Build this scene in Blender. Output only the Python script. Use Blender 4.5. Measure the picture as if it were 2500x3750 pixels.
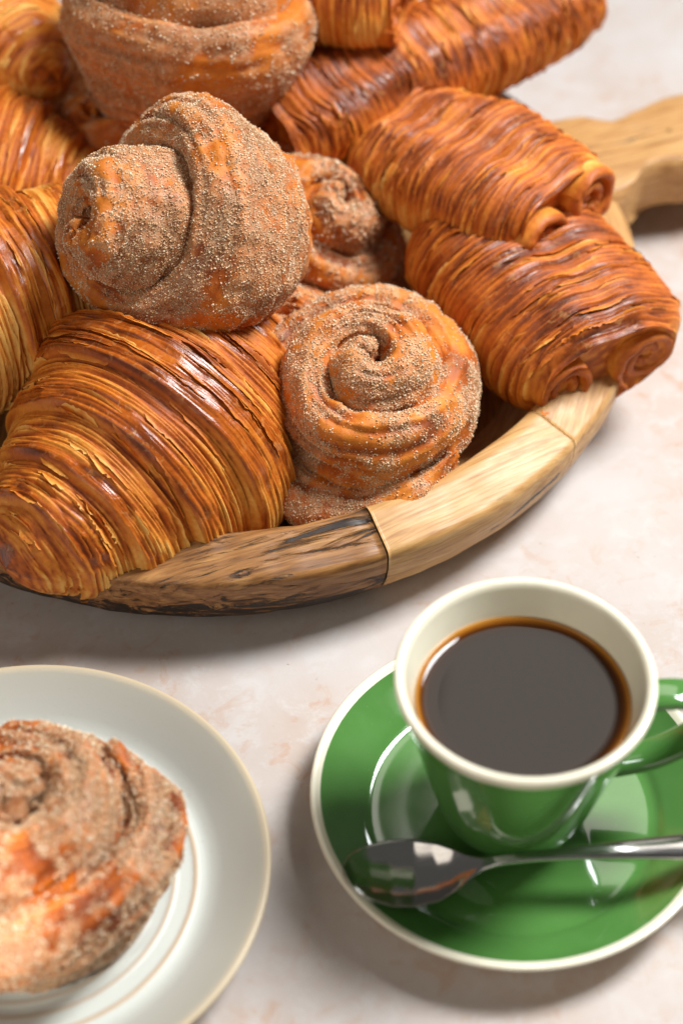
import bpy, math, random
import numpy as np
from mathutils import Matrix, Vector, Euler

for o in list(bpy.data.objects):
    bpy.data.objects.remove(o)
scene = bpy.context.scene
C = scene.collection
R = math.radians

# ------------------------------------------------------------------ camera
cam_d = bpy.data.cameras.new('camera')
cam_d.sensor_fit = 'VERTICAL'
cam_d.sensor_height = 36
cam_d.sensor_width = 24
cam_d.lens = 70
cam_d.clip_start = 0.02
cam_d.clip_end = 50
cam = bpy.data.objects.new('camera', cam_d)
C.objects.link(cam)
cam.location = (0, 0, 0.648)
cam.rotation_euler = (R(43), 0, 0)
cam_d.dof.use_dof = True
cam_d.dof.focus_distance = 0.815
cam_d.dof.aperture_fstop = 4.4
scene.camera = cam

# ------------------------------------------------------------------ world
world = bpy.data.worlds.new('World')
scene.world = world
world.use_nodes = True
bg = world.node_tree.nodes['Background']
bg.inputs[0].default_value = (1.0, 0.965, 0.93, 1)
bg.inputs[1].default_value = 0.11


# ------------------------------------------------------------------ lamps
def area(name, loc, target, sx, sy, power, col):
    d = bpy.data.lights.new(name, 'AREA')
    d.shape = 'RECTANGLE'
    d.size, d.size_y = sx, sy
    d.energy = power
    d.color = col
    o = bpy.data.objects.new(name, d)
    C.objects.link(o)
    o.location = loc
    o.rotation_euler = (Vector(target) - Vector(loc)).to_track_quat('-Z', 'Y').to_euler()
    return o


kl = area('window_lamp', (1.05, 1.10, 1.65), (0.12, 0.50, 0), 0.60, 0.75, 14.2, (0.965, 0.985, 1.0))
kl.data.spread = R(75)
area('back_window_lamp', (0.50, 1.80, 1.86), (0.20, 0.45, 0), 0.66, 0.75, 4.6, (1.0, 0.93, 0.85))
# light thrown back by the room behind and left of the camera
area('room_bounce_lamp', (-0.95, -0.55, 1.0), (-0.05, 0.55, 0.03), 1.5, 1.1, 8.5, (1.0, 0.90, 0.80))
sp = bpy.data.lights.new('sunbeam_lamp', 'SPOT')
sp.energy = 45
sp.spot_size = R(4.6)
sp.spot_blend = 0.25
sp.shadow_soft_size = 0.01
sp.color = (1.0, 0.95, 0.88)
spo = bpy.data.objects.new('sunbeam_lamp', sp)
C.objects.link(spo)
spo.location = (-0.42, -0.10, 0.62)
spo.rotation_euler = (Vector((-0.122, 0.372, 0.046)) - spo.location).to_track_quat('-Z', 'Y').to_euler()

scene.view_settings.view_transform = 'Standard'
scene.view_settings.look = 'None'
scene.view_settings.exposure = 0.0
scene.view_settings.gamma = 1.0


# ------------------------------------------------------------------ numeric helpers
def make_noise(seed):
    rng = np.random.default_rng(seed)
    T = rng.random((48, 48, 48)).astype(np.float32)

    def n(x, y, z):
        x, y, z = np.broadcast_arrays(np.asarray(x, float), np.asarray(y, float), np.asarray(z, float))
        xi, yi, zi = np.floor(x).astype(int), np.floor(y).astype(int), np.floor(z).astype(int)
        fx, fy, fz = x - xi, y - yi, z - zi
        fx, fy, fz = [t * t * (3 - 2 * t) for t in (fx, fy, fz)]
        r = 0
        for a in (0, 1):
            for b in (0, 1):
                for c in (0, 1):
                    w = (fx if a else 1 - fx) * (fy if b else 1 - fy) * (fz if c else 1 - fz)
                    r = r + w * T[(xi + a) % 48, (yi + b) % 48, (zi + c) % 48]
        return r
    return n


def sstep(a, b, x):
    t = np.clip((x - a) / (b - a), 0, 1)
    return t * t * (3 - 2 * t)


def gnormals(P, cu=False, cv=True):
    du = np.roll(P, -1, 0) - np.roll(P, 1, 0)
    if not cu:
        du[0] = P[1] - P[0]
        du[-1] = P[-1] - P[-2]
    dv = np.roll(P, -1, 1) - np.roll(P, 1, 1)
    if not cv:
        dv[:, 0] = P[:, 1] - P[:, 0]
        dv[:, -1] = P[:, -1] - P[:, -2]
    n = np.cross(du, dv)
    n /= (np.linalg.norm(n, axis=2, keepdims=True) + 1e-12)
    return n


def mesh_from(name, V, F, mat, attrs=None, smooth=True):
    me = bpy.data.meshes.new(name)
    V = np.asarray(V, np.float32)
    if isinstance(F, np.ndarray):
        nf, k = F.shape
        me.vertices.add(len(V))
        me.vertices.foreach_set('co', V.ravel())
        me.loops.add(nf * k)
        me.loops.foreach_set('vertex_index', F.astype(np.int32).ravel())
        me.polygons.add(nf)
        me.polygons.foreach_set('loop_start', np.arange(0, nf * k, k, dtype=np.int32))
        me.polygons.foreach_set('loop_total', np.full(nf, k, np.int32))
    else:
        me.from_pydata(V.tolist(), [], F)
    me.update(calc_edges=True)
    me.validate()
    if smooth:
        me.polygons.foreach_set('use_smooth', np.ones(len(me.polygons), bool))
    for an, av in (attrs or {}).items():
        av = np.asarray(av, np.float32)
        if av.ndim == 1:
            a = me.attributes.new(an, 'FLOAT', 'POINT')
            a.data.foreach_set('value', av)
        else:
            a = me.attributes.new(an, 'FLOAT_VECTOR', 'POINT')
            a.data.foreach_set('vector', av.ravel())
    if mat:
        me.materials.append(mat)
    return me


def grid_faces(nu, nv, cu=False, cv=True):
    iu = np.arange(nu if cu else nu - 1)
    iv = np.arange(nv if cv else nv - 1)
    a, b = np.meshgrid(iu, iv, indexing='ij')
    a2, b2 = (a + 1) % nu, (b + 1) % nv
    F = np.stack([a * nv + b, a2 * nv + b, a2 * nv + b2, a * nv + b2], -1).reshape(-1, 4)
    return F


def grid_mesh(name, P, mat, attrs=None, cu=False, cv=True, flip=False, smooth=True):
    nu, nv = P.shape[:2]
    F = grid_faces(nu, nv, cu, cv)
    if flip:
        F = F[:, ::-1]
    at = {k: (v.reshape(-1) if v.ndim == 2 else v.reshape(-1, 3)) for k, v in (attrs or {}).items()}
    return mesh_from(name, P.reshape(-1, 3), F, mat, at, smooth)


def link(name, me, parent=None):
    o = bpy.data.objects.new(name, me)
    C.objects.link(o)
    if parent:
        o.parent = parent
    return o


def thing(name, label, cat, loc=(0, 0, 0), rot=(0, 0, 0), group=None, mat4=None):
    o = bpy.data.objects.new(name, None)
    C.objects.link(o)
    o.empty_display_size = 0.02
    if mat4 is not None:
        o.matrix_world = mat4
    else:
        o.location = loc
        o.rotation_euler = rot
    o['label'] = label
    o['category'] = cat
    if group:
        o['group'] = group
    return o


def frame(loc, xdir, zdir):
    """matrix with local x along xdir and z as near zdir as it can be"""
    x = Vector(xdir).normalized()
    z = Vector(zdir)
    z = (z - x * z.dot(x)).normalized()
    y = z.cross(x)
    m = Matrix((x, y, z)).transposed().to_4x4()
    m.translation = Vector(loc)
    return m


def frame_z(loc, zdir, spin=0.0):
    z = Vector(zdir).normalized()
    q = Vector((0, 0, 1)).rotation_difference(z)
    m = q.to_matrix().to_4x4() @ Matrix.Rotation(spin, 4, 'Z')
    m.translation = Vector(loc)
    return m


# ------------------------------------------------------------------ material helpers
class NT:
    def __init__(self, name):
        self.m = bpy.data.materials.new(name)
        self.m.use_nodes = True
        self.t = self.m.node_tree
        self.b = self.t.nodes['Principled BSDF']

    def n(self, typ, **kw):
        nd = self.t.nodes.new(typ)
        for k, v in kw.items():
            if k.startswith('i_'):
                key = k[2:]
                nd.inputs[int(key) if key.isdigit() else key].default_value = v
            else:
                setattr(nd, k, v)
        return nd

    def l(self, a, b):
        self.t.links.new(a, b)

    def attr(self, name):
        return self.n('ShaderNodeAttribute', attribute_name=name)

    def noise(self, scale, detail=4, rough=0.55, vec=None, dist=0.0):
        nd = self.n('ShaderNodeTexNoise')
        nd.inputs['Scale'].default_value = scale
        nd.inputs['Detail'].default_value = detail
        nd.inputs['Roughness'].default_value = rough
        nd.inputs['Distortion'].default_value = dist
        if vec is not None:
            self.l(vec, nd.inputs['Vector'])
        return nd.outputs['Fac']

    def math(self, op, a, b=None, c=None, clamp=False):
        nd = self.n('ShaderNodeMath', operation=op, use_clamp=clamp)
        for i, v in enumerate((a, b, c)):
            if v is None:
                continue
            if isinstance(v, (int, float)):
                nd.inputs[i].default_value = v
            else:
                self.l(v, nd.inputs[i])
        return nd.outputs[0]

    def maprange(self, v, a, b, c=0.0, d=1.0, smooth=True):
        nd = self.n('ShaderNodeMapRange')
        nd.interpolation_type = 'SMOOTHSTEP' if smooth else 'LINEAR'
        self.l(v, nd.inputs['Value'])
        for i, x in zip((1, 2, 3, 4), (a, b, c, d)):
            nd.inputs[i].default_value = x
        return nd.outputs[0]

    def ramp(self, v, stops, interp='LINEAR'):
        nd = self.n('ShaderNodeValToRGB')
        cr = nd.color_ramp
        cr.interpolation = interp
        while len(cr.elements) < len(stops):
            cr.elements.new(0.5)
        for e, (p, c) in zip(cr.elements, stops):
            e.position = p
            e.color = (*c, 1)
        self.l(v, nd.inputs[0])
        return nd.outputs[0]

    def mix(self, f, a, b, mode='MIX'):
        nd = self.n('ShaderNodeMix', data_type='RGBA', blend_type=mode)
        if isinstance(f, (int, float)):
            nd.inputs[0].default_value = f
        else:
            self.l(f, nd.inputs[0])
        for i, v in ((6, a), (7, b)):
            if isinstance(v, tuple):
                nd.inputs[i].default_value = (*v, 1)
            else:
                self.l(v, nd.inputs[i])
        return nd.outputs[2]

    def bump(self, h, strength, dist):
        nd = self.n('ShaderNodeBump')
        nd.inputs['Strength'].default_value = strength
        nd.inputs['Distance'].default_value = dist
        self.l(h, nd.inputs['Height'])
        self.l(nd.outputs[0], self.b.inputs['Normal'])
        return nd

    def set(self, **kw):
        for k, v in kw.items():
            k = k.replace('_', ' ')
            if isinstance(v, (int, float, tuple)):
                self.b.inputs[k].default_value = v if not isinstance(v, tuple) or len(v) != 3 or 'Radius' in k else (*v, 1)
            else:
                self.l(v, self.b.inputs[k])
        return self

    def obj(self):
        return self.n('ShaderNodeTexCoord').outputs['Object']


# ---- plaster table
def mat_table():
    t = NT('pale_plaster')
    p = t.obj()
    n1 = t.noise(9, 6, 0.6, p)
    n2 = t.noise(60, 7, 0.7, p, 0.4)
    n3 = t.noise(160, 5, 0.7, p)
    n4 = t.noise(70, 4, 0.6, p, 1.2)
    base = t.ramp(n1, [(0.32, (0.465, 0.370, 0.312)), (0.5, (0.505, 0.440, 0.400)), (0.66, (0.53, 0.492, 0.468))])
    c = t.mix(t.maprange(n2, 0.48, 0.64, 0, 0.6), base, (0.545, 0.51, 0.485))
    c = t.mix(t.math('MULTIPLY', t.maprange(n4, 0.53, 0.68), t.maprange(n1, 0.38, 0.62, 0.6, 0.12)), c, (0.47, 0.29, 0.195))
    sp_ = t.math('MULTIPLY', t.maprange(n3, 0.64, 0.72), t.maprange(n2, 0.40, 0.52, 0.9, 0.0))
    c = t.mix(sp_, c, (0.24, 0.13, 0.09))
    t.set(Base_Color=c, Roughness=0.7, Specular_IOR_Level=0.2)
    t.bump(t.math('ADD', n2, t.math('MULTIPLY', n3, 0.4)), 0.12, 0.0015)
    return t.m


# ---- pastry crust: 'tone' is how far the surface browned, 'skin' where the glossy egg-washed skin lies
CRUST = [(0.0, (0.82, 0.45, 0.110)), (0.2, (0.68, 0.235, 0.026)), (0.42, (0.47, 0.108, 0.009)),
         (0.68, (0.21, 0.040, 0.004)), (1.0, (0.055, 0.012, 0.003))]


def mat_crust(name, gloss=0.32, coat=0.25, shift=0.0, fleck=0.5, dusted=False):
    t = NT(name)
    p = t.obj()
    tone = t.attr('tone').outputs['Fac']
    skin = t.attr('skin').outputs['Fac']
    n1 = t.noise(55, 5, 0.6, p)
    n2 = t.noise(420, 4, 0.65, p)
    v = t.math('ADD', tone, t.math('MULTIPLY', t.math('SUBTRACT', n1, 0.5), 0.34))
    v = t.math('ADD', v, t.math('MULTIPLY', t.math('SUBTRACT', n2, 0.5), 0.30))
    v = t.math('ADD', v, shift, clamp=True)
    c = t.ramp(v, CRUST)
    # flaky blisters on the skin
    n3 = t.noise(230, 4, 0.6, p, 0.8)
    fl = t.math('MULTIPLY', t.maprange(n3, 0.56, 0.64), t.math('MULTIPLY', skin, fleck))
    c = t.mix(fl, c, (0.78, 0.42, 0.15))
    if dusted:
        # cinnamon sugar clinging between the crystals
        d = t.attr('dust').outputs['Fac']
        n4 = t.noise(1500, 3, 0.7, p)
        n5 = t.noise(260, 3, 0.6, p)
        k = t.math('MULTIPLY', t.maprange(t.math('ADD', n4, t.math('MULTIPLY', d, 0.22)), 0.50, 0.74), t.maprange(d, 0.05, 0.7))
        c = t.mix(t.math('MULTIPLY', k, 0.52), c, t.ramp(n5, [(0.3, (0.36, 0.14, 0.05)), (0.5, (0.62, 0.34, 0.16)), (0.7, (0.80, 0.56, 0.34))]))
    t.set(Base_Color=c, Specular_IOR_Level=0.32, Coat_Weight=t.math('MULTIPLY', skin, coat), Coat_Roughness=0.22,
          Roughness=t.maprange(skin, 0, 1, 0.56, gloss))
    t.set(Subsurface_Weight=0.05, Subsurface_Radius=(0.6, 0.25, 0.08), Subsurface_Scale=0.004)
    t.bump(t.math('ADD', t.math('MULTIPLY', n2, 0.7), t.math('MULTIPLY', n3, 0.8)), 0.5, 0.0008)
    return t.m


def mat_sugar():
    t = NT('cinnamon_sugar')
    a = t.attr('grain').outputs['Fac']
    c = t.ramp(a, [(0.0, (0.34, 0.14, 0.05)), (0.3, (0.56, 0.29, 0.13)), (0.65, (0.74, 0.48, 0.27)), (1.0, (0.90, 0.74, 0.54))])
    t.set(Base_Color=c, Roughness=0.35, Specular_IOR_Level=0.35)
    t.set(Subsurface_Weight=0.15, Subsurface_Radius=(0.5, 0.35, 0.25), Subsurface_Scale=0.0015)
    return t.m


# ---- wood; 'wc' runs along the stave, 'tint' darkens a stave, 'bark' marks black weathered streaks
def mat_wood(name, dark=0.0, weather=0.0):
    t = NT(name)
    wc = t.attr('wc').outputs['Vector']
    mp = t.n('ShaderNodeMapping')
    t.l(wc, mp.inputs[0])
    mp.inputs['Scale'].default_value = (14, 330, 330)
    g1 = t.noise(1.0, 6, 0.62, mp.outputs[0], 1.0)
    mp2 = t.n('ShaderNodeMapping')
    t.l(wc, mp2.inputs[0])
    mp2.inputs['Scale'].default_value = (45, 520, 520)
    g2 = t.noise(1.0, 3, 0.6, mp2.outputs[0])
    tint = t.attr('tint').outputs['Fac']
    v = t.math('ADD', t.math('ADD', t.math('MULTIPLY_ADD', g1, 0.62, 0.19), t.math('MULTIPLY', t.math('SUBTRACT', g2, 0.5), 0.5)), t.math('MULTIPLY', tint, -0.3))
    c = t.ramp(v, [(0.18, (0.12, 0.048, 0.015)), (0.36, (0.32, 0.145, 0.045)), (0.52, (0.50, 0.270, 0.095)), (0.72, (0.64, 0.405, 0.175))])
    bark = t.attr('bark').outputs['Fac']
    mp3 = t.n('ShaderNodeMapping')
    t.l(wc, mp3.inputs[0])
    mp3.inputs['Scale'].default_value = (22, 200, 200)
    g3 = t.noise(1.0, 7, 0.7, mp3.outputs[0], 1.5)
    bm = t.maprange(t.math('ADD', g3, t.math('MULTIPLY', bark, 0.42)), 0.70, 0.82)
    c = t.mix(bm, c, (0.022, 0.012, 0.007))
    c = t.mix(t.math('MULTIPLY', t.maprange(g2, 0.60, 0.75), 0.45), c, (0.16, 0.065, 0.02))
    t.set(Base_Color=c, Roughness=t.maprange(g1, 0.2, 0.8, 0.52, 0.36), Specular_IOR_Level=0.35)
    h = t.math('SUBTRACT', t.math('MULTIPLY', g2, 0.25), t.math('MULTIPLY', bm, 1.0))
    t.bump(h, 0.45, 0.0012)
    return t.m


def mat_glaze(name, col, rough=0.07, coat=0.6, var=0.06):
    t = NT(name)
    p = t.obj()
    n = t.noise(60, 4, 0.6, p)
    n2 = t.noise(900, 2, 0.6, p)
    c = t.mix(t.maprange(n, 0.35, 0.7), col, tuple(min(1, x * (1 + var) + 0.004) for x in col))
    c = t.mix(t.math('MULTIPLY', t.maprange(n2, 0.70, 0.76), 0.10), c, (0.7, 0.72, 0.6))
    t.set(Base_Color=c, Roughness=t.maprange(n, 0.3, 0.7, rough, rough * 1.6), Specular_IOR_Level=0.5, Coat_Weight=coat, Coat_Roughness=0.04)
    return t.m


M_TABLE = mat_table()
M_CROI = mat_crust('croissant_crust', 0.28, 0.4, -0.06, 0.2)
M_CROI2 = mat_crust('croissant_crust_golden', 0.38, 0.2, -0.12, 0.2)
M_PAIN = mat_crust('pain_crust', 0.42, 0.15, -0.02, 0.25)
M_BUN = mat_crust('bun_crust', 0.45, 0.1, -0.02, 0.2, True)
M_SUGAR = mat_sugar()
M_WOOD = mat_wood('acacia_wood')
M_GREEN = mat_glaze('green_glaze', (0.074, 0.205, 0.044))
M_CREAM = mat_glaze('cream_glaze', (0.82, 0.77, 0.60), 0.12, 0.4)

# ------------------------------------------------------------------ table
bm_v = [(-3, -1.2, 0), (3, -1.2, 0), (3, 4.5, 0), (-3, 4.5, 0), (-3, -1.2, -.03), (3, -1.2, -.03), (3, 4.5, -.03), (-3, 4.5, -.03)]
tb = link('table_top', mesh_from('table_top', bm_v, [(0, 1, 2, 3), (7, 6, 5, 4), (0, 4, 5, 1), (1, 5, 6, 2), (2, 6, 7, 3), (3, 7, 4, 0)], M_TABLE, None, False))
tb['kind'] = 'structure'


# ------------------------------------------------------------------ wooden bowl with handle
BC = Vector((-0.061, 0.728, 0))


def bowl():
    t = thing('wooden_bowl', 'round acacia wood serving bowl of glued staves with a carved handle, heaped with pastries', 'bowl', BC)
    # (radius, height) round the stave's section
    prof = np.array([(0.150, 0.000), (0.172, 0.0005), (0.186, 0.005), (0.196, 0.014), (0.2000, 0.024), (0.2012, 0.031), (0.2014, 0.0378),
                     (0.2006, 0.0398), (0.1990, 0.0408), (0.1905, 0.0433), (0.1825, 0.0458), (0.1800, 0.0457), (0.1775, 0.0447), (0.1755, 0.041),
                     (0.172, 0.030), (0.165, 0.020), (0.155, 0.0145), (0.150, 0.0130)])
    # resample smoothly
    d = np.r_[0, np.cumsum(np.hypot(*np.diff(prof, axis=0).T))]
    s = np.linspace(0, d[-1], 120)
    pr = np.c_[np.interp(s, d, prof[:, 0]), np.interp(s, d, prof[:, 1])]
    nz = make_noise(5)
    # joint angles in degrees (0 = right, -90 = towards the viewer)
    joints = [-162, -128, -66.5, -36.5, -6.0, 20.0, 62, 104, 146, 198]
    spec = {1: (0.58, 1.0), 0: (0.55, 0.8), 2: (-0.16, 0.28), 3: (-0.10, 0.15), 4: (0.0, 0.1), 5: (0.1, 0.1)}
    for i in range(len(joints) - 1):
        a0, a1 = R(joints[i]), R(joints[i + 1])
        gap0, gap1 = [0.0016 if q_ == 2 else 0.0003 for q_ in (i, i + 1)]
        n = 70
        th = np.linspace(a0 + gap0, a1 - gap1, n)
        tt, rr = np.meshgrid(th, pr[:, 0], indexing='ij')
        zz = np.broadcast_to(pr[:, 1], tt.shape)
        tint, wea = spec.get(i, (0.15, 0.3))
        px_, py_ = rr * np.cos(tt), rr * np.sin(tt)
        P = np.stack([px_, py_, zz], -1)
        # uneven hand-carved wall, rounded stave ends
        lump = (nz(px_ * 38 + 30, py_ * 38 + 30, zz * 60) - 0.5) * 0.0016 + (nz(px_ * 140 + 40, py_ * 140 + 40, zz * 200) - 0.5) * 0.0007 * (0.4 + wea)
        N = gnormals(P, False, True)
        if (N[n // 2, 20, 0] * px_[n // 2, 20] + N[n // 2, 20, 1] * py_[n // 2, 20]) < 0:
            N = -N
        P = P + N * (lump * sstep(0.002, 0.008, zz))[..., None]
        am = 0.5 * (a0 + a1) + 0.12 * math.sin(i * 2.3) + (0.35 if i == 1 else 0)
        wc = np.stack([-px_ * math.sin(am) + py_ * math.cos(am) + i * 1.7, px_ * math.cos(am) + py_ * math.sin(am), zz * 0.8 + i * 0.37], -1)
        low = 1 - sstep(0.008, 0.036, zz)
        endk = sstep(0.7, 1.0, (tt - a0) / (a1 - a0)) * sstep(0.17, 0.178, rr) * sstep(0.041, 0.045, zz)
        bark = wea * (0.62 * low + 0.34) + (0.30 * endk if i == 1 else 0)
        if i == 2:
            # one long split along the outer shoulder of the pale stave
            f = (tt - a0) / (a1 - a0)
            bark = 0.05 + 0.95 * np.exp(-((zz - 0.026 - 0.003 * np.sin(f * 9)) / 0.0022) ** 2) * (rr > 0.19) * sstep(0.42, 0.55, f) * (1 - sstep(0.86, 0.95, f))
        F = grid_faces(n, P.shape[1], False, True)
        faces = [tuple(q) for q in F] + [tuple(range(P.shape[1] - 1, -1, -1)), tuple(range((n - 1) * P.shape[1], n * P.shape[1]))]
        me = mesh_from('stave', P.reshape(-1, 3), faces, M_WOOD,
                       {'wc': wc.reshape(-1, 3), 'tint': np.full(P.shape[0] * P.shape[1], tint), 'bark': bark.reshape(-1)})
        o = link('stave', me, t)
        if i == 1:
            o['label'] = 'dark weathered stave with black cracks'
        elif i == 2:
            o['label'] = 'pale honey stave with a dark split'
    # floor boards
    for k in range(5):
        x0, x1 = -0.155 + k * 0.062, -0.155 + (k + 1) * 0.062 - 0.0006
        xs = np.linspace(x0, x1, 8)
        top, bot = [], []
        for x in xs:
            y = math.sqrt(max(0.157 ** 2 - x * x, 1e-6))
            top.append((x, y))
            bot.append((x, -y))
        ring = top + bot[::-1]
        V = [(x, y, 0.0132) for x, y in ring] + [(x, y, 0.002) for x, y in ring]
        m_ = len(ring)
        F = [tuple(range(m_))[::-1], tuple(range(m_, 2 * m_))] + [(i_, (i_ + 1) % m_, m_ + (i_ + 1) % m_, m_ + i_) for i_ in range(m_)]
        va = np.array(V)
        link('floor_board', mesh_from('floor_board', V, F, M_WOOD, {'wc': np.c_[va[:, 1] + k, va[:, 0], va[:, 2]], 'tint': np.full(len(V), 0.3), 'bark': np.full(len(V), .05)}, False), t)
    # handle: carved slab pointing away to the right
    ang = R(23)
    out = [(0.178, 0.036), (0.196, 0.035), (0.206, 0.032), (0.212, 0.025), (0.218, 0.022), (0.228, 0.022), (0.240, 0.025), (0.258, 0.029), (0.276, 0.028),
           (0.294, 0.023), (0.306, 0.015), (0.312, 0.006)]
    ol = np.array(out + [(x, -y) for x, y in out[::-1]])
    dd = np.r_[0, np.cumsum(np.hypot(*np.diff(np.r_[ol, ol[:1]], axis=0).T))]
    ss = np.linspace(0, dd[-1], 160, endpoint=False)
    ol = np.c_[np.interp(ss, dd, np.r_[ol[:, 0], ol[0, 0]]), np.interp(ss, dd, np.r_[ol[:, 1], ol[0, 1]])]
    cen = np.array([0.245, 0.0])
    rings = []
    for sc, z in [(0.02, 0.016), (0.7, 0.016), (0.90, 0.018), (0.975, 0.023), (1.0, 0.030), (0.985, 0.038), (0.94, 0.043), (0.87, 0.0455), (0.6, 0.0462), (0.02, 0.0465)]:
        q = cen + (ol - cen) * sc
        rings.append(np.c_[q, np.full(len(q), z)])
    P = np.array(rings)
    # resample between rings
    kk = np.linspace(0, len(rings) - 1, 46)
    k0 = np.minimum(kk.astype(int), len(rings) - 2)
    P = P[k0] * (1 - (kk - k0))[:, None, None] + P[k0 + 1] * (kk - k0)[:, None, None]
    P[..., 2] += (nz(P[..., 0] * 60, P[..., 1] * 60, 3) - 0.5) * 0.002
    x, y = P[..., 0].copy(), P[..., 1].copy()
    wc = np.stack([x + 9, y, P[..., 2]], -1)
    P[..., 0] = x * math.cos(ang) - y * math.sin(ang)
    P[..., 1] = x * math.sin(ang) + y * math.cos(ang)
    hm = grid_mesh('handle', P, M_WOOD, {'wc': wc, 'tint': np.full(P.shape[:2], -0.02), 'bark': np.full(P.shape[:2], .22)}, False, True)
    link('handle', hm, t)
    return t


bowl()


# ------------------------------------------------------------------ pastries
def flakes(parent, P, tone, mat, count, seed, lo, hi, mm_per_i, lift=(0.0004, 0.0013)):
    """edges of single dough sheets that came loose and stand off the crust, running round the body"""
    rng = np.random.default_rng(seed)
    N = gnormals(P)
    cen = P.mean(axis=1, keepdims=True)
    if np.median((N * (P - cen)).sum(-1)) < 0:
        N = -N
    nu, nv = P.shape[:2]
    V, F, T = [], [], []
    for _ in range(count):
        i = int(rng.integers(lo, hi))
        j = int(rng.integers(0, nv))
        ln = int(rng.integers(nv // 26, nv // 8))
        w = max(1, int(rng.uniform(0.7, 1.7) / mm_per_i))
        h = rng.uniform(*lift)
        sg = 1 if rng.random() < 0.5 else -1
        tn = rng.uniform(-0.16, 0.05)
        b0 = len(V)
        for k in range(ln + 1):
            jj = (j + k) % nv
            e = max(0.0, math.sin(math.pi * k / ln)) ** 0.6 * (0.75 + 0.5 * rng.random())
            i2 = min(max(i + sg * max(1, int(round(w * (0.35 + 0.65 * e)))), 0), nu - 1)
            V.append(P[i, jj] - N[i, jj] * 0.0002)
            V.append((P[i, jj] + P[i2, jj]) / 2 + N[i2, jj] * (0.00025 + h * e * 0.55))
            V.append(P[i2, jj] + N[i2, jj] * (0.0002 + h * e))
            t0 = float(tone[i, jj])
            T += [t0, max(0.03, t0 * 0.8 + tn), max(0.02, t0 * 0.6 + tn)]
        for k in range(ln):
            a = b0 + 3 * k
            F += [(a, a + 1, a + 4, a + 3), (a + 1, a + 2, a + 5, a + 4)]
    T = np.clip(np.array(T), 0.02, 1)
    o = link('loose_flakes', mesh_from('loose_flakes', np.array(V), np.array(F), mat, {'tone': T, 'skin': np.full(len(T), 0.1)}), parent)
    o['kind'] = 'stuff'
    return o


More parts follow.
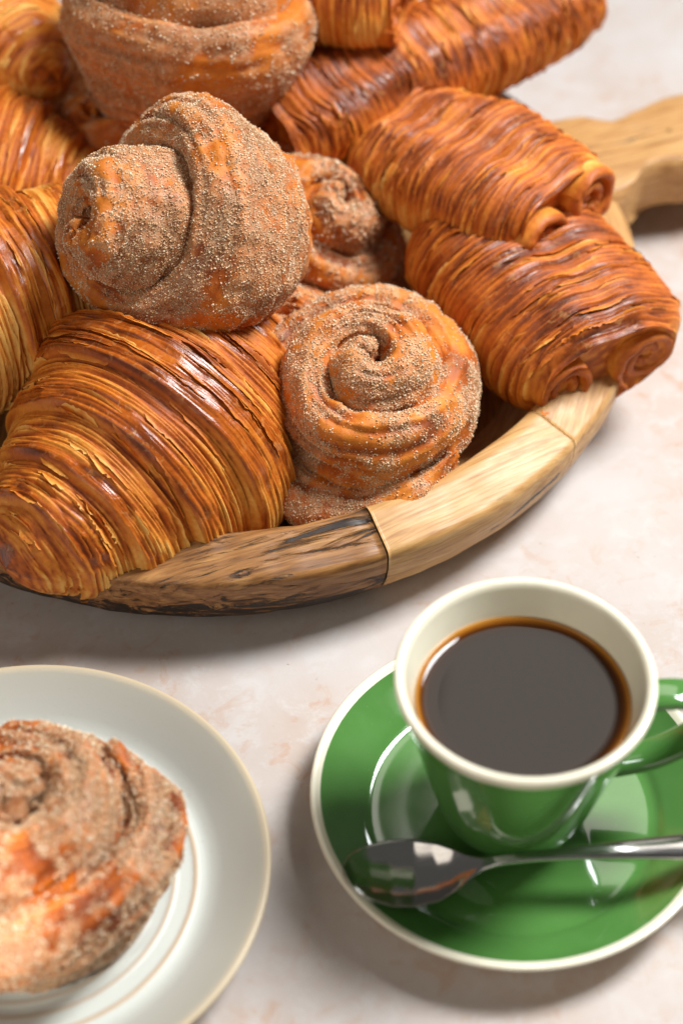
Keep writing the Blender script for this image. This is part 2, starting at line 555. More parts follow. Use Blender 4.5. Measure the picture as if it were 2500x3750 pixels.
def croissant(label, loc, xdir, zdir, L, Rm, bend=0.02, seed=1, nu=520, nv=220, mat=None, phi0=0.6, tip=0.10, group='croissants in the bowl',
              segs=(0.15, 0.40, 0.63, 0.83), lip=0.0046, sharp=1.75, er=0.80, dark=0.0):
    t = thing('croissant', label, 'croissant', group=group, mat4=frame(loc, xdir, zdir))
    nz = make_noise(seed)
    u = np.linspace(0.0, 1.0, nu)
    v = np.linspace(0, 2 * np.pi, nv, endpoint=False)
    U, V = np.meshgrid(u, v, indexing='ij')
    cs, sn = np.cos(V), np.sin(V)
    w = 2 * U - 1
    a = np.abs(w)
    # lines run slanted round the body, wobbling a little
    wob = 0.035 * np.cos(V - phi0) * np.sign(w) + 0.05 * (nz(cs * 1.4 + 5, sn * 1.4 + 5, w * 2.2 + 8) - 0.5)
    aw = np.clip(a + wob * (1 - a ** 3), 0, 1)
    env = np.power(np.clip(1 - a ** sharp, 0, 1), er)
    env = Rm * (tip + (1 - tip) * env) * np.sqrt(np.clip(1 - a ** 22, 0, 1))
    bd = np.array((-0.12,) + tuple(segs) + (1.05,))
    k = np.clip(np.searchsorted(bd, aw) - 1, 0, len(bd) - 2)
    f = (aw - bd[k]) / (bd[k + 1] - bd[k])
    saw = np.power(f, 1.3) * (1 - sstep(0.86, 1.0, f)) * 1.25 - 0.45
    # fine lamination, stretched round the body
    s = aw * L * 0.5 * 1000            # mm along the axis
    ph = V
    wx = (nz(cs * 1.3 + 9, sn * 1.3 + 9, s * 0.05) - 0.5) * 3.0

    def strip(per, kf, o):
        return nz(cs * kf + o, sn * kf + o + 3, (s + wx) / per + k * 5.3)
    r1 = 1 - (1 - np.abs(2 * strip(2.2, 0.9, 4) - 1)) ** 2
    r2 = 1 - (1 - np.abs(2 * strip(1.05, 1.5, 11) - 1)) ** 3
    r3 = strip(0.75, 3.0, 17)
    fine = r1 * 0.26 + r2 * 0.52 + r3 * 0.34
    topness = sstep(-0.1, 0.85, np.sin(V))
    sk = sstep(0.50, 0.68, f + 0.9 * (nz(cs * 2.3 + 2, sn * 2.3, s * 0.10) - 0.5)) * (1 - sstep(0.86, 0.97, f)) * (0.35 + 0.65 * topness)
    sk = np.clip(sk + 0.9 * (k == 0) * (1 - sstep(0.75, 0.95, f)) * topness, 0, 1)
    lump = (nz(cs * 1.7 + 3, sn * 1.7 + 7, w * 3.5 + 11) - 0.5)
    fade = sstep(1.0, 0.9, a) if False else 1 - sstep(0.93, 1.0, a)
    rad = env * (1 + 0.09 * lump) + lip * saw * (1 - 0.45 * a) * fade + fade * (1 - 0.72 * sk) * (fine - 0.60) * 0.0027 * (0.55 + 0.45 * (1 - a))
    rad += sk * fade * (nz(cs * 9, sn * 9, s * 0.35) - 0.5) * 0.0016
    rad = np.maximum(rad, 0.0004)
    py = cs * rad
    pz = sn * rad * 0.92
    pz = np.where(pz < -0.62 * Rm, -0.62 * Rm + (pz + 0.62 * Rm) * 0.25, pz)
    px = L * 0.5 * w
    cy = -bend * (w ** 2) * 1.0
    # crescent: shear the cross sections round the bend
    ta = np.arctan(-2 * bend * w / (L * 0.5))
    X = px - np.sin(ta) * py
    Y = cy + np.cos(ta) * py
    P = np.stack([X, Y, pz], -1)
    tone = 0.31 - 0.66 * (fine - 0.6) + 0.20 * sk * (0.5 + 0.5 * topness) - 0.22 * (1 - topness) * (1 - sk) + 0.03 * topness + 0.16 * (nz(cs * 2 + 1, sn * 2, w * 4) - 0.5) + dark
    tone += 0.12 * sstep(0.1, 0.0, f) if False else 0.12 * (1 - sstep(0.0, 0.16, f))
    tone += 0.25 * sstep(0.93, 1.0, a)
    F = grid_faces(nu, nv)
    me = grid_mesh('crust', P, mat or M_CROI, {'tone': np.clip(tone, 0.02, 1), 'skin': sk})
    link('crust', me, t)
    flakes(t, P, tone, mat or M_CROI, 320, seed + 100, int(nu * 0.04), int(nu * 0.96), L * 1000 / nu)
    return t


def scroll(parent, mat, r, turns, cx, cz, x0, depth, sgn, seed, flipdir=1, th=0.0042):
    """rolled dough seen end on: a spiral ribbon with its own thickness, poking out of the end of the roll"""
    nz = make_noise(seed)
    n, m = 200, 28
    t = np.linspace(0, 1, n)
    ang = flipdir * (t * turns * 2 * np.pi) + seed
    rc = 0.0022 + (r - 0.0022) * t
    pit = r / turns
    hw = np.maximum(0.40 * pit, 0.0016) * (1 - 0.75 * sstep(0.92, 1, t)) * (0.6 + 0.4 * sstep(0, .1, t))
    ps = np.linspace(0, 2 * np.pi, m, endpoint=False)
    A, S = np.meshgrid(ang, ps, indexing='ij')
    RC = np.broadcast_to(rc[:, None], A.shape)
    HW = np.broadcast_to(hw[:, None], A.shape)
    c, s = np.cos(S), np.sin(S)
    rho = RC + HW * np.sign(c) * np.abs(c) ** 0.8
    ax = depth * (0.5 + 0.5 * np.sign(s) * np.abs(s) ** 0.6)
    ax = ax - depth * 0.25 * (1 - t[:, None]) + (nz(np.cos(A) * 3 + 5, np.sin(A) * 3, t[:, None] * 9) - 0.5) * 0.0018
    rho = rho + (nz(ax * 900, A * 0.7, t[:, None] * 3) - 0.5) * 0.0009
    P = np.stack([x0 + sgn * ax, cx + rho * np.cos(A), cz + rho * np.sin(A) * 0.92], -1)
    tone = 0.20 + 0.26 * sstep(0.2, 0.9, s) + 0.35 * (nz(ax * 600, A * 0.8, S * 0.4) - 0.5) + 0 * A
    F = grid_faces(n, m)
    faces = [tuple(q) for q in F] + [tuple(range(m)), tuple(range((n - 1) * m, n * m))[::-1]]
    me = mesh_from('scroll', P.reshape(-1, 3), faces, mat, {'tone': np.clip(tone, 0.05, 1).ravel(), 'skin': np.full(n * m, 0.15)})
    return link('scroll', me, parent)


def pain(label, loc, xdir, zdir, L, W, H, seed=1, nu=300, nv=240, ends=(1,), mat=None, taper=0.10, group='chocolate rolls in the bowl', dark=0.0, rs=0.0165, topdark=0.28, poke=0.0165):
    t = thing('chocolate_roll', label, 'pastry', group=group, mat4=frame(loc, xdir, zdir))
    mat = mat or M_PAIN
    nz = make_noise(seed)
    # stations along the roll: outer skin, then the lip turning in to a recessed end
    main = np.linspace(-1, 1, nu)
    v = np.linspace(0, 2 * np.pi, nv, endpoint=False)
    sc = (1 - taper * np.abs(main) ** 2.2) * np.power(np.clip(1 - np.abs(main) ** 11, 0, 1), 0.30)
    sc = np.maximum(sc, 0.80 * (1 - taper))
    x = main * L / 2
    k = 14
    tt = np.linspace(0, 1, k)[1:]
    capx = -0.006 * np.sin(tt * np.pi / 2) ** 0.8
    capsc = (0.80 * (1 - taper)) * (1 - tt) ** 0.75
    X = np.r_[(-L / 2 - capx)[::-1], x, L / 2 + capx]
    SC = np.r_[capsc[::-1], sc, capsc]
    iscap = np.r_[np.ones(k - 1), np.zeros(nu), np.ones(k - 1)]
    XX, V = np.meshgrid(X, v, indexing='ij')
    S = np.broadcast_to(SC[:, None], XX.shape)
    CAP = np.broadcast_to(iscap[:, None], XX.shape)
    c, s = np.cos(V), np.sin(V)
    e = 2 / 2.5
    cy = np.sign(c) * np.abs(c) ** e
    cz = np.sign(s) * np.abs(s) ** e
    mm = XX * 1000
    warp = (nz(c * 1.1 + 4, s * 1.1 + 4, XX * 14 + 9) - 0.5) * 7.0 + 2.0 * np.sin(V * 1 + seed) * np.sign(1)
    wx = mm + warp

    def strip(per, kf, o):
        return nz(c * kf + o, s * kf + o + 2, wx / per + 20)
    r1 = 1 - (1 - np.abs(2 * strip(2.4, 1.0, 3) - 1)) ** 2
    r2 = 1 - (1 - np.abs(2 * strip(1.15, 1.7, 9) - 1)) ** 3
    r3 = strip(0.9, 3.0, 15)
    fine = 0.36 * r1 + 0.44 * r2 + 0.30 * r3
    top = sstep(0.0, 0.9, s)
    sk = np.clip(top * sstep(0.35, 0.75, nz(c * 2 + 7, s * 2 + 1, wx / 6.0)) * 0.9, 0, 1) * (1 - CAP)
    d = ((fine - 0.60) * 0.0022 * (1 - 0.35 * sk) + (nz(c * 1.5 + 2, s * 1.5, XX * 30 + 5) - 0.5) * 0.006) * (1 - CAP * 0.6)
    hump = 1 + 0.05 * np.cos(2 * V)
    Y = cy * (W / 2 * S) * hump + c * d
    Z = cz * (H / 2 * S) + s * d
    # two rolls meet in a shallow valley along the top
    Z = Z - 0.0035 * np.exp(-(Y / 0.010) ** 2) * (s > 0) * S
    lowz = -0.40 * H
    Z = np.where(Z < lowz, lowz + (Z - lowz) * 0.2, Z)
    P = np.stack([XX, Y, Z], -1)
    tone = 0.40 - 0.66 * (fine - 0.6) + topdark * top * (0.35 + 0.65 * sk) - 0.17 * (1 - top) + 0.22 * (nz(c * 1.5 + 6, s * 1.5, XX * 30) - 0.5) + dark
    tone = tone * (1 - CAP) + CAP * (0.40 + 0.5 * (nz(Y * 300, Z * 300, 4) - 0.5))
    me = grid_mesh('crust', P, mat, {'tone': np.clip(tone, 0.02, 1), 'skin': sk})
    link('crust', me, t)
    flakes(t, P, tone, mat, 260, seed + 100, 30, len(X) - 30, L * 1000 / nu)
    for sg in ends:
        for j, yy in enumerate((-1, 1)):
            scroll(t, mat, rs * (1 if j else 0.94), 2.15, yy * W * 0.225, -0.07 * H + 0.001 * j, sg * (L / 2 - poke), 0.018, sg, seed * 3 + j, yy)
    return t


def octa(rng, P, N, size):
    """many little crystals joined into one mesh"""
    n = len(P)
    base = np.array([(1, 1, 1), (1, -1, -1), (-1, 1, -1), (-1, -1, 1)], float) * 0.72
    fc = np.array([(0, 1, 2), (0, 2, 3), (0, 3, 1), (1, 3, 2)])
    q = rng.normal(size=(n, 4))
    q /= np.linalg.norm(q, axis=1, keepdims=True)
    a, b, c, d = q.T
    Rm_ = np.stack([np.stack([1 - 2 * (c * c + d * d), 2 * (b * c - a * d), 2 * (b * d + a * c)], -1),
                    np.stack([2 * (b * c + a * d), 1 - 2 * (b * b + d * d), 2 * (c * d - a * b)], -1),
                    np.stack([2 * (b * d - a * c), 2 * (c * d + a * b), 1 - 2 * (b * b + c * c)], -1)], 1)
    sc = size[:, None, None] * (0.75 + 0.5 * rng.random((n, 1, 3)))
    V = np.einsum('nij,nkj->nki', Rm_, base[None] * sc) + P[:, None, :] + N[:, None, :] * (size * 0.5)[:, None, None]
    F = (np.arange(n) * 4)[:, None, None] + fc[None]
    return V.reshape(-1, 3), F.reshape(-1, 3)


def bun(label, loc, zdir, spin, Ro, Hh, seed, turns=2.7, rise=0.02, nt=620, ns=84, grains=9000, gsize=0.00036, p=1.25, taper=0.22,
        bare=0.42, group='sugared buns in the bowl', drop=0.012, ccw=1, dark=0.0, gap=0.66, gap2=0.56, squash=0.0, barrel=0.0):
    """a rolled strip of laminated dough standing on edge, coiled up and risen in the middle; local z is the coil's axis"""
    t = thing('sugared_bun', label, 'bun', group=group, mat4=frame_z(loc, zdir, spin))
    nz = make_noise(seed)
    rng = np.random.default_rng(seed)
    q = np.linspace(0, 1, nt)
    q = q ** 0.85
    th = ccw * q * turns * 2 * np.pi
    R0 = Ro * 0.80
    rc = R0 * q ** p + 0.002
    pit = R0 * p * np.maximum(q, 0.12) ** (p - 1) / turns
    # half thickness of the strip; the last turn runs out thin against the one inside it
    hw = pit * (gap + (gap2 - gap) * sstep(1 - 1.6 / turns, 1 - 1.0 / turns, q)) * (1 + 0.10 * (nz(q * 14, 2, 5) - 0.5)) * (1 - 0.85 * sstep(0.955, 1.0, q)) * (0.55 + 0.45 * sstep(0, 0.05, q))
    rc = rc - pit * 0.30 * sstep(0.93, 1.0, q)
    last = sstep(1 - 1.15 / turns, 1 - 0.75 / turns, q)
    top = Hh * 0.5 + rise * (1 - np.minimum(1, rc / R0) ** 1.5) - drop * last + 0.004 * (nz(q * 9, 7, 3) - 0.5)
    top = top - 0.003 * np.exp(-(q / 0.04) ** 2)
    bot = np.full(nt, -Hh * 0.5)
    ps = np.linspace(0, 2 * np.pi, ns, endpoint=False)
    A, S = np.meshgrid(th, ps, indexing='ij')
    RC, HW = rc[:, None] + 0 * A, hw[:, None] + 0 * A
    ZC, HH = ((top + bot) / 2)[:, None] + 0 * A, ((top - bot) / 2)[:, None] + 0 * A
    c, s = np.cos(S), np.sin(S)
    cx = np.sign(c) * np.abs(c) ** 0.85
    # rounded at the top, flatter walls
    zz = np.sign(s) * np.abs(s) ** 0.62
    bulge = 1 + 0.22 * np.sin(np.clip((zz + 0.7) / 1.7, 0, 1) * np.pi)
    rho = RC + HW * cx * np.where((cx > 0), bulge, 1.0)
    z = ZC + HH * zz
    # outer turns lean outwards at the top and draw in towards the foot
    zn = np.clip((z + Hh * 0.5) / Hh, 0, 1.2)
    rho = rho * (1 - taper * (1 - sstep(0, 0.75, zn)))
    rho = rho * (1 - barrel * np.clip(np.abs(zn - 0.55) * 2, 0, 1.3) ** 2)
    q2 = q[:, None] + 0 * A
    ecc = 1 + 0.05 * np.cos(A - 1.0 + seed) + 0.045 * np.cos(2 * A + seed * 2)
    X = rho * np.cos(A) * ecc
    Y = rho * np.sin(A) * ecc * (1 - squash)
    P = np.stack([X, Y, z], -1)
    N = gnormals(P)
    # make sure normals face out of the section
    test = (N[:, :, 0] * np.cos(A) + N[:, :, 1] * np.sin(A)) * c + N[:, :, 2] * s
    if np.median(test) < 0:
        N = -N
        flip = True
    else:
        flip = False
    arc = S * 0 + cx * HW * 1000 + zz * HH * 1000 * 0.9
    lam = 1 - np.abs(2 * nz(arc / 2.6 + q2 * 3, q2 * 16, 2) - 1)
    lam2 = nz(arc / 1.2 + 5, q2 * 34, 7)
    big = nz(X * 55 + 9, Y * 55 + 9, z * 55 + 9) - 0.5
    med = nz(X * 170 + 9, Y * 170 + 9, z * 170 + 9) - 0.5
    amp = np.minimum(1, HW / 0.006)
    P = P + N * ((lam - 0.5) * 0.0026 + (lam2 - 0.5) * 0.0014 + big * 0.0036 * amp + med * 0.0022)[..., None]
    N = gnormals(P) * (-1 if flip else 1)
    m1 = nz(X * 42 + 20, Y * 42 + 20, z * 42 + 20)
    m2 = nz(X * 120 + 3, Y * 120 + 3, z * 120 + 3)
    m3 = nz(X * 330 + 3, Y * 330 + 3, z * 330 + 3)
    tone = 0.53 - 0.5 * (lam - 0.5) - 0.3 * (lam2 - 0.5) + 0.5 * (m1 - 0.5) + 0.35 * (m2 - 0.5) + dark
    cover = sstep(bare - 0.02, bare + 0.22, 0.45 * m1 + 0.35 * m2 + 0.30 * m3 + 0.10 * (lam - 0.5))
    F = grid_faces(nt, ns)
    if flip:
        F = F[:, ::-1]
    caps = [tuple(range(ns)), tuple(range((nt - 1) * ns, nt * ns))[::-1]]
    me = mesh_from('dough', P.reshape(-1, 3), [tuple(f) for f in F.tolist()] + caps, M_BUN,
                   {'tone': np.clip(tone, 0.32, 1).ravel(), 'dust': cover.ravel(), 'skin': np.clip(0.5 * sstep(0.5, 0.7, m1), 0, 1).ravel()})
    link('dough', me, t)
    if grains:
        # area weights of the grid cells and a patchy cover
        ar = np.linalg.norm(np.cross(np.roll(P, -1, 0) - P, np.roll(P, -1, 1) - P), axis=2)
        ar[-1] = 0
        wgt = ar * (cover + 0.06) * (z > -0.46 * Hh)
        wgt = (wgt / wgt.sum()).ravel()
        idx = rng.choice(wgt.size, grains, p=wgt)
        i, j = np.unravel_index(idx, ar.shape)
        i2, j2 = np.minimum(i + 1, nt - 1), (j + 1) % ns
        a, b = rng.random((2, grains, 1))
        G = P[i, j] * (1 - a) * (1 - b) + P[i2, j] * a * (1 - b) + P[i, j2] * (1 - a) * b + P[i2, j2] * a * b
        sz = gsize * (0.6 + 1.2 * rng.random(grains) ** 3)
        GV, GF = octa(rng, G, N[i, j], sz)
        g = np.repeat(np.clip(rng.normal(0.70, 0.22, grains) - 0.3 * (m1.ravel()[idx] - 0.5), 0, 1), 4)
        so = link('sugar', mesh_from('sugar', GV, GF, M_SUGAR, {'grain': g}, False), t)
        so['kind'] = 'stuff'
    return t


# croissants on the left
croissant('large glossy croissant at the front of the bowl, tip resting over the dark rim', (-0.080, 0.603, 0.045), (0.54, 0.84, 0.05), (0, -0.15, 1),
          0.176, 0.066, -0.010, 11, 520, 240, M_CROI, 0.9, sharp=1.3, er=0.84, dark=0.07, tip=0.17)
croissant('golden croissant at the left edge, half under the largest sugared bun', (-0.146, 0.663, 0.074), (0.80, 0.55, -0.12), (0, -0.2, 1),
          0.19, 0.048, 0.015, 23, 400, 180, M_CROI2, 2.0)
croissant('croissant with a blistered dark top in the middle of the left edge', (-0.172, 0.752, 0.075), (0.92, -0.1, -0.2), (0, -0.1, 1),
          0.15, 0.044, 0.01, 37, 280, 140, M_CROI, 1.0)
croissant('blurred smooth croissant in the top left corner', (-0.190, 0.835, 0.092), (0.75, -0.62, 0.1), (0, 0, 1),
          0.15, 0.052, 0.0, 41, 240, 130, M_CROI2, 1.4)
# chocolate rolls on the right
pain('dark ridged chocolate roll lying across the right rim', (0.090, 0.690, 0.056), (0.50, -0.85, -0.08), (0.05, 0.05, 1), 0.112, 0.094, 0.060, 51, 320, 240, (1,), dark=0.06)
pain('chocolate roll showing two curled ends, wedged above the ridged one', (0.061, 0.744, 0.079), (0.74, -0.66, 0.06), (0.0, -0.1, 1), 0.104, 0.080, 0.050, 63, 280, 200, (1,), poke=0.0125, rs=0.0170)
pain('long dark chocolate roll slanting up to the table behind', (0.044, 0.823, 0.088), (0.80, 0.58, 0.04), (0.1, -0.35, 1), 0.190, 0.054, 0.052, 71, 280, 180, (1,), rs=0.010, dark=0.06)
pain('topmost chocolate roll cut off by the upper edge, beside the rear bun', (-0.018, 0.842, 0.128), (0.93, -0.30, 0.05), (0, -0.2, 1), 0.105, 0.078, 0.056, 83, 240, 180, (1,))
# sugared buns
bun('largest sugared bun lying on its side on top of the heap, coil facing left', (-0.055, 0.665, 0.106), (-0.72, -0.46, 0.46), 2.2, 0.063, 0.060, 7,
    turns=2.3, rise=0.044, nt=720, ns=96, grains=110000, gsize=0.00029, p=1.15, drop=0.016, bare=0.39)
bun('upright sugared bun at the front with a neat spiral top, beside the croissant', (0.0105, 0.624, 0.045), (0.02, -0.30, 1), 0.6, 0.066, 0.058, 9,
    turns=2.8, rise=0.022, nt=720, ns=96, grains=110000, gsize=0.00029, p=1.25, drop=0.014, bare=0.39, taper=0.32)
bun('tall sugared bun standing behind the largest one at the top edge', (-0.076, 0.796, 0.128), (0.06, 0.16, 1), 0.3, 0.067, 0.100, 13,
    turns=3.2, p=1.0, rise=0.026, barrel=0.24, nt=460, ns=80, grains=40000, gsize=0.00038, drop=0.040, bare=0.36, taper=0.16)
bun('sugared bun peeping out right of the largest bun, mostly hidden', (-0.012, 0.735, 0.050), (0.35, -0.25, 0.9), 1.0, 0.050, 0.05, 17,
    turns=2.4, rise=0.012, nt=360, ns=64, grains=14000, gsize=0.00050, bare=0.39)
bun('sugared bun in the shade under the heap behind the front croissant', (-0.026, 0.664, 0.036), (0.1, -0.1, 1), 2.0, 0.048, 0.042, 19,
    turns=2.4, rise=0.010, nt=340, ns=60, grains=8000, gsize=0.00050, bare=0.39)
bun('shaded bun between the left croissants and the rear bun', (-0.116, 0.785, 0.055), (0.0, -0.1, 1), 0.3, 0.056, 0.06, 29,
    turns=2.4, rise=0.010, nt=300, ns=60, grains=5000, gsize=0.00050, bare=0.40)


# a flake that dropped on the rim
def crumb():
    nz = make_noise(77)
    u = np.linspace(0.02, np.pi - 0.02, 14)
    v = np.linspace(0, 2 * np.pi, 18, endpoint=False)
    U, V = np.meshgrid(u, v, indexing='ij')
    r = 0.6 + 0.8 * nz(np.sin(U) * np.cos(V) * 2.2 + 5, np.sin(U) * np.sin(V) * 2.2 + 5, np.cos(U) * 2.2 + 5)
    P = np.stack([0.0030 * r * np.sin(U) * np.cos(V), 0.0020 * r * np.sin(U) * np.sin(V), 0.0010 * r * np.cos(U)], -1)
    o = link('pastry_crumb', grid_mesh('pastry_crumb', P, M_PAIN, {'tone': np.full(U.shape, 0.35), 'skin': np.zeros(U.shape)}))
    o.location = (0.0885, 0.6215, 0.0447)
    o.rotation_euler = (0.1, 0.2, 0.9)
    o['label'] = 'tiny orange brown crumb lying on the pale bowl rim'
    o['category'] = 'crumb'


crumb()


# ------------------------------------------------------------------ lathe helper
def lathe(name, prof, mat, parent, n=160, m=None, center=(0, 0, 0), attrs=False):
    prof = np.array(prof, float)
    if m:
        d = np.r_[0, np.cumsum(np.hypot(*np.diff(prof, axis=0).T))]
        # Catmull-Rom style smoothing through dense interpolation
        s = np.linspace(0, d[-1], m)
        prof = np.c_[np.interp(s, d, prof[:, 0]), np.interp(s, d, prof[:, 1])]
        for _ in range(3):
            q = prof.copy()
            q[1:-1] = 0.25 * prof[:-2] + 0.5 * prof[1:-1] + 0.25 * prof[2:]
            prof = q
    th = np.linspace(0, 2 * np.pi, n, endpoint=False)
    Pp = np.stack([prof[:, 0][:, None] * np.cos(th) + center[0], prof[:, 0][:, None] * np.sin(th) + center[1],
                   np.broadcast_to(prof[:, 1][:, None], (len(prof), n)) + center[2]], -1)
    return link(name, grid_mesh(name, Pp, mat, None, False, True), parent)


# ------------------------------------------------------------------ stoneware plate and its bun
def mat_plate():
    t = NT('speckled_stoneware')
    p = t.obj()
    sx = t.n('ShaderNodeSeparateXYZ')
    t.l(p, sx.inputs[0])
    n1 = t.noise(40, 4, 0.6, p)
    mp = t.n('ShaderNodeMapping')
    t.l(p, mp.inputs[0])
    mp.inputs['Scale'].default_value = (500, 500, 500)
    n2 = t.noise(1.0, 4, 0.7, mp.outputs[0])
    r = t.math('SQRT', t.math('ADD', t.math('MULTIPLY', sx.outputs[0], sx.outputs[0]), t.math('MULTIPLY', sx.outputs[1], sx.outputs[1])))
    r = t.math('ADD', r, t.math('MULTIPLY', t.math('SUBTRACT', n1, 0.5), 0.0016))
    W_ = (0.55, 0.56, 0.505)
    c = t.ramp(t.maprange(r, 0.0, 0.1, 0, 1, False), [(0.0, W_), (0.695, (0.56, 0.58, 0.53)), (0.76, (0.45, 0.445, 0.395)), (0.90, (0.40, 0.38, 0.32)),
                                                   (0.935, (0.52, 0.41, 0.26)), (0.965, (0.62, 0.57, 0.47))])
    # iron rings where the glaze breaks over the throwing ridges
    for rr, w_, k_ in ((0.0655, 0.0011, 0.75), (0.0575, 0.0009, 0.6), (0.0515, 0.0009, 0.55), (0.045, 0.0009, 0.45)):
        dd = t.math('DIVIDE', t.math('ABSOLUTE', t.math('SUBTRACT', r, rr)), w_)
        c = t.mix(t.maprange(dd, 0.4, 1.4, k_, 0.0), c, (0.46, 0.31, 0.18))
    c = t.mix(t.math('MULTIPLY', t.maprange(n2, 0.60, 0.72), 0.30), c, (0.34, 0.31, 0.26))
    t.set(Base_Color=c, Roughness=0.40, Specular_IOR_Level=0.45)
    t.bump(n2, 0.08, 0.0006)
    return t.m


M_PLATE = mat_plate()
pl = thing('stoneware_plate', 'round off white stoneware plate with tan rim and rings, lower left', 'plate', (-0.120, 0.408, 0))
pp = [(0.0, 0.0082)]
for r_ in np.arange(0.010, 0.0695, 0.0006):
    pp.append((r_, 0.0082 + 0.00045 * sum(math.exp(-((r_ - q_) / 0.0012) ** 2) for q_ in (0.0655, 0.0575, 0.0515, 0.045))))
pp += [(0.072, 0.0090), (0.0755, 0.0108), (0.080, 0.0134), (0.086, 0.0168), (0.0905, 0.0192), (0.0925, 0.0200), (0.0937, 0.0198), (0.0941, 0.0188),
       (0.0932, 0.0172), (0.088, 0.0130), (0.078, 0.0070), (0.068, 0.0030), (0.060, 0.0004), (0.054, 0.0004), (0.0, 0.0012)]
lathe('dish', pp, M_PLATE, pl, 220)
bun('single blurred sugared bun on the stoneware plate, half lit by sunlight', (-0.117, 0.405, 0.032), (-0.12, -0.02, 1), 0.5, 0.064, 0.044, 31,
    turns=2.05, rise=0.014, nt=560, ns=90, grains=40000, gsize=0.00042, p=1.0, drop=0.008, gap2=0.47, bare=0.36, dark=0.18, group='bun on the plate', taper=0.10)

# ------------------------------------------------------------------ cup, coffee, saucer, spoon
CC = (0.0655, 0.441, 0)
sa = thing('saucer', 'green glazed saucer with cream rim under the coffee cup', 'saucer', CC)
lathe('dish', [(0.0, 0.0062), (0.040, 0.0062), (0.0535, 0.0064), (0.0560, 0.0072), (0.0580, 0.0090), (0.064, 0.0125), (0.070, 0.0160), (0.0736, 0.01845)], M_GREEN, sa, 200, 90)
lathe('rim', [(0.0734, 0.0183), (0.0752, 0.0196), (0.0768, 0.0203), (0.0776, 0.0200), (0.0779, 0.0191), (0.0772, 0.0178), (0.072, 0.0138), (0.062, 0.0070), (0.052, 0.0022),
              (0.046, 0.0003), (0.043, 0.0003), (0.042, 0.0022), (0.0, 0.0022)], M_CREAM, sa, 200, 110)

cu = thing('coffee_cup', 'small green cup with cream inside and rim, handle to the right, on the green saucer', 'cup', (CC[0], CC[1], 0.0068))
ZR = 0.083
lathe('outer_wall', [(0.0, 0.0006), (0.020, 0.0006), (0.0235, 0.0010), (0.0262, 0.0035), (0.0285, 0.009), (0.0325, 0.024), (0.0375, 0.045), (0.0425, 0.066), (0.0452, ZR - 0.0055)],
      M_GREEN, cu, 200, 120)
lathe('lining', [(0.0453, ZR - 0.0057), (0.0464, ZR - 0.0035), (0.0471, ZR - 0.0014), (0.0471, ZR - 0.0004), (0.0464, ZR + 0.0004), (0.0446, ZR + 0.0004), (0.0430, ZR - 0.0010), (0.0422, ZR - 0.004), (0.0395, ZR - 0.013), (0.0372, ZR - 0.022),
                 (0.0322, 0.040), (0.0275, 0.020), (0.024, 0.009), (0.018, 0.005), (0.0, 0.005)], M_CREAM, cu, 200, 130)


def mat_coffee():
    t = NT('black_coffee')
    p = t.obj()
    sx = t.n('ShaderNodeSeparateXYZ')
    t.l(p, sx.inputs[0])
    r = t.math('SQRT', t.math('ADD', t.math('MULTIPLY', sx.outputs[0], sx.outputs[0]), t.math('MULTIPLY', sx.outputs[1], sx.outputs[1])))
    c = t.ramp(t.maprange(r, 0.030, 0.0385, 0, 1, False), [(0.0, (0.010, 0.005, 0.003)), (0.55, (0.016, 0.006, 0.002)), (0.78, (0.06, 0.017, 0.002)), (0.92, (0.26, 0.085, 0.007)), (1.0, (0.45, 0.20, 0.03))])
    t.set(Base_Color=c, Roughness=0.03, IOR=1.36, Specular_IOR_Level=0.5)
    return t.m


co = thing('coffee', 'black coffee with an amber edge filling the green cup', 'coffee', (CC[0], CC[1], 0.0068))
zl = ZR - 0.0155
lathe('liquid', [(0.0, zl), (0.030, zl), (0.0355, zl + 0.0001), (0.0372, zl + 0.0004), (0.0385, zl + 0.0013), (0.0389, zl + 0.0018), (0.0385, zl - 0.002), (0.0, zl - 0.004)], mat_coffee(), co, 160)


def tube_ribbon(name, path, hw, ht, mat, parent, side, m=24):
    """loop handle: a rounded strap swept along a path; side is its constant width direction"""
    path = np.array(path, float)
    d = np.r_[0, np.cumsum(np.linalg.norm(np.diff(path, axis=0), axis=1))]
    s = np.linspace(0, d[-1], 60)
    pth = np.stack([np.interp(s, d, path[:, i]) for i in range(3)], -1)
    for _ in range(14):
        q = pth.copy()
        q[1:-1] = 0.25 * pth[:-2] + 0.5 * pth[1:-1] + 0.25 * pth[2:]
        pth = q
    tg = np.gradient(pth, axis=0)
    tg /= np.linalg.norm(tg, axis=1, keepdims=True)
    sd = np.array(side, float)
    nn = np.cross(tg, sd)
    nn /= np.linalg.norm(nn, axis=1, keepdims=True)
    a = np.linspace(0, 2 * np.pi, m, endpoint=False)
    ca, sa_ = np.sign(np.cos(a)) * np.abs(np.cos(a)) ** 0.75, np.sign(np.sin(a)) * np.abs(np.sin(a)) ** 0.75
    P = pth[:, None, :] + sd[None, None, :] * (hw * ca)[None, :, None] + nn[:, None, :] * (ht * sa_)[None, :, None]
    return link(name, grid_mesh(name, P, mat), parent)


ha = R(4)
hd = np.array([math.cos(ha), math.sin(ha), 0])
hs = np.array([-math.sin(ha), math.cos(ha), 0])
tube_ribbon('handle', [hd * r_ + np.array([0, 0, z_]) for r_, z_ in ((0.0405, 0.066), (0.050, 0.0675), (0.060, 0.0672), (0.068, 0.062), (0.071, 0.053), (0.068, 0.044), (0.060, 0.036), (0.050, 0.030), (0.0345, 0.027))],
            0.0068, 0.0028, M_GREEN, cu, hs)


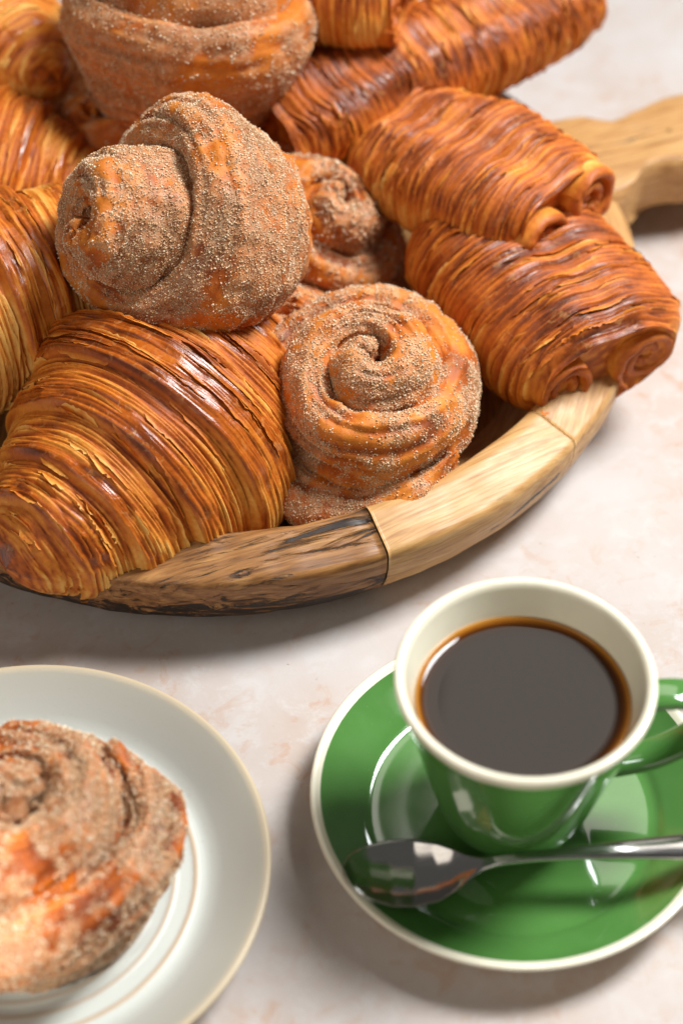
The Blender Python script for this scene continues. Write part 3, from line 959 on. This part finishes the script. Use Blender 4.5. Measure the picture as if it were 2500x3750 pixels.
def mat_steel():
    t = NT('polished_steel')
    p = t.obj()
    mp = t.n('ShaderNodeMapping')
    t.l(p, mp.inputs[0])
    mp.inputs['Scale'].default_value = (30, 900, 900)
    n = t.noise(1.0, 3, 0.6, mp.outputs[0])
    t.set(Base_Color=(0.50, 0.49, 0.47), Metallic=1.0, Roughness=t.maprange(n, 0.3, 0.7, 0.10, 0.20))
    return t.m


def spoon():
    t = thing('teaspoon', 'polished steel teaspoon resting on the green saucer in front of the cup', 'spoon', mat4=frame((0.0005, 0.4040, 0.0), (1, 0.045, 0), (0, 0, 1)))
    steel = mat_steel()

    def piece(name, s, parent, n=20):
        # half width, centre height, bowl depth along the spoon
        K = np.array([(0.000, 0.0004, 0.0222, 0.0000), (0.0012, 0.0045, 0.0216, 0.0010), (0.004, 0.0082, 0.0204, 0.0028), (0.010, 0.0122, 0.0190, 0.0052), (0.018, 0.0146, 0.0182, 0.0070),
                      (0.027, 0.0148, 0.0180, 0.0076), (0.035, 0.0128, 0.0182, 0.0062), (0.041, 0.0094, 0.0188, 0.0038), (0.046, 0.0054, 0.0199, 0.0016), (0.051, 0.0030, 0.0216, 0.0003),
                      (0.058, 0.0022, 0.0236, 0.0), (0.070, 0.0023, 0.0254, 0.0), (0.085, 0.0029, 0.0266, -0.0002), (0.105, 0.0042, 0.0276, -0.0004), (0.125, 0.0056, 0.0282, -0.0005), (0.140, 0.0060, 0.0284, -0.0005),
                      (0.147, 0.0050, 0.0284, -0.0003), (0.150, 0.0025, 0.0284, 0), (0.1508, 0.0004, 0.0284, 0)])
        hw, zc, dp = [np.interp(s, K[:, 0], K[:, i]) for i in (1, 2, 3)]
        for arr in (hw, zc, dp):
            for _ in range(5):
                arr[2:-2] = 0.25 * arr[1:-3] + 0.5 * arr[2:-2] + 0.25 * arr[3:-1]
        v = np.linspace(-1, 1, n)
        rows = []
        thk = 0.0007 + 0.0006 * sstep(0.045, 0.06, s)
        for i in range(len(s)):
            top = np.stack([np.full(n, s[i]), v * hw[i], zc[i] - dp[i] * (1 - v ** 2) + thk[i] * (1 - v ** 6)], -1)
            bot = np.stack([np.full(n, s[i]), v[::-1] * hw[i], zc[i] - dp[i] * (1 - v[::-1] ** 2) - thk[i] * (1 - v[::-1] ** 6)], -1)
            rows.append(np.concatenate([top, bot[1:-1]]))
        P = np.array(rows)
        return link(name, grid_mesh(name, P, steel, None, False, True, True), parent)
    piece('bowl', np.linspace(0.0, 0.0515, 110), t, 28)
    piece('handle', np.linspace(0.0515, 0.1508, 90), t, 16)


spoon()
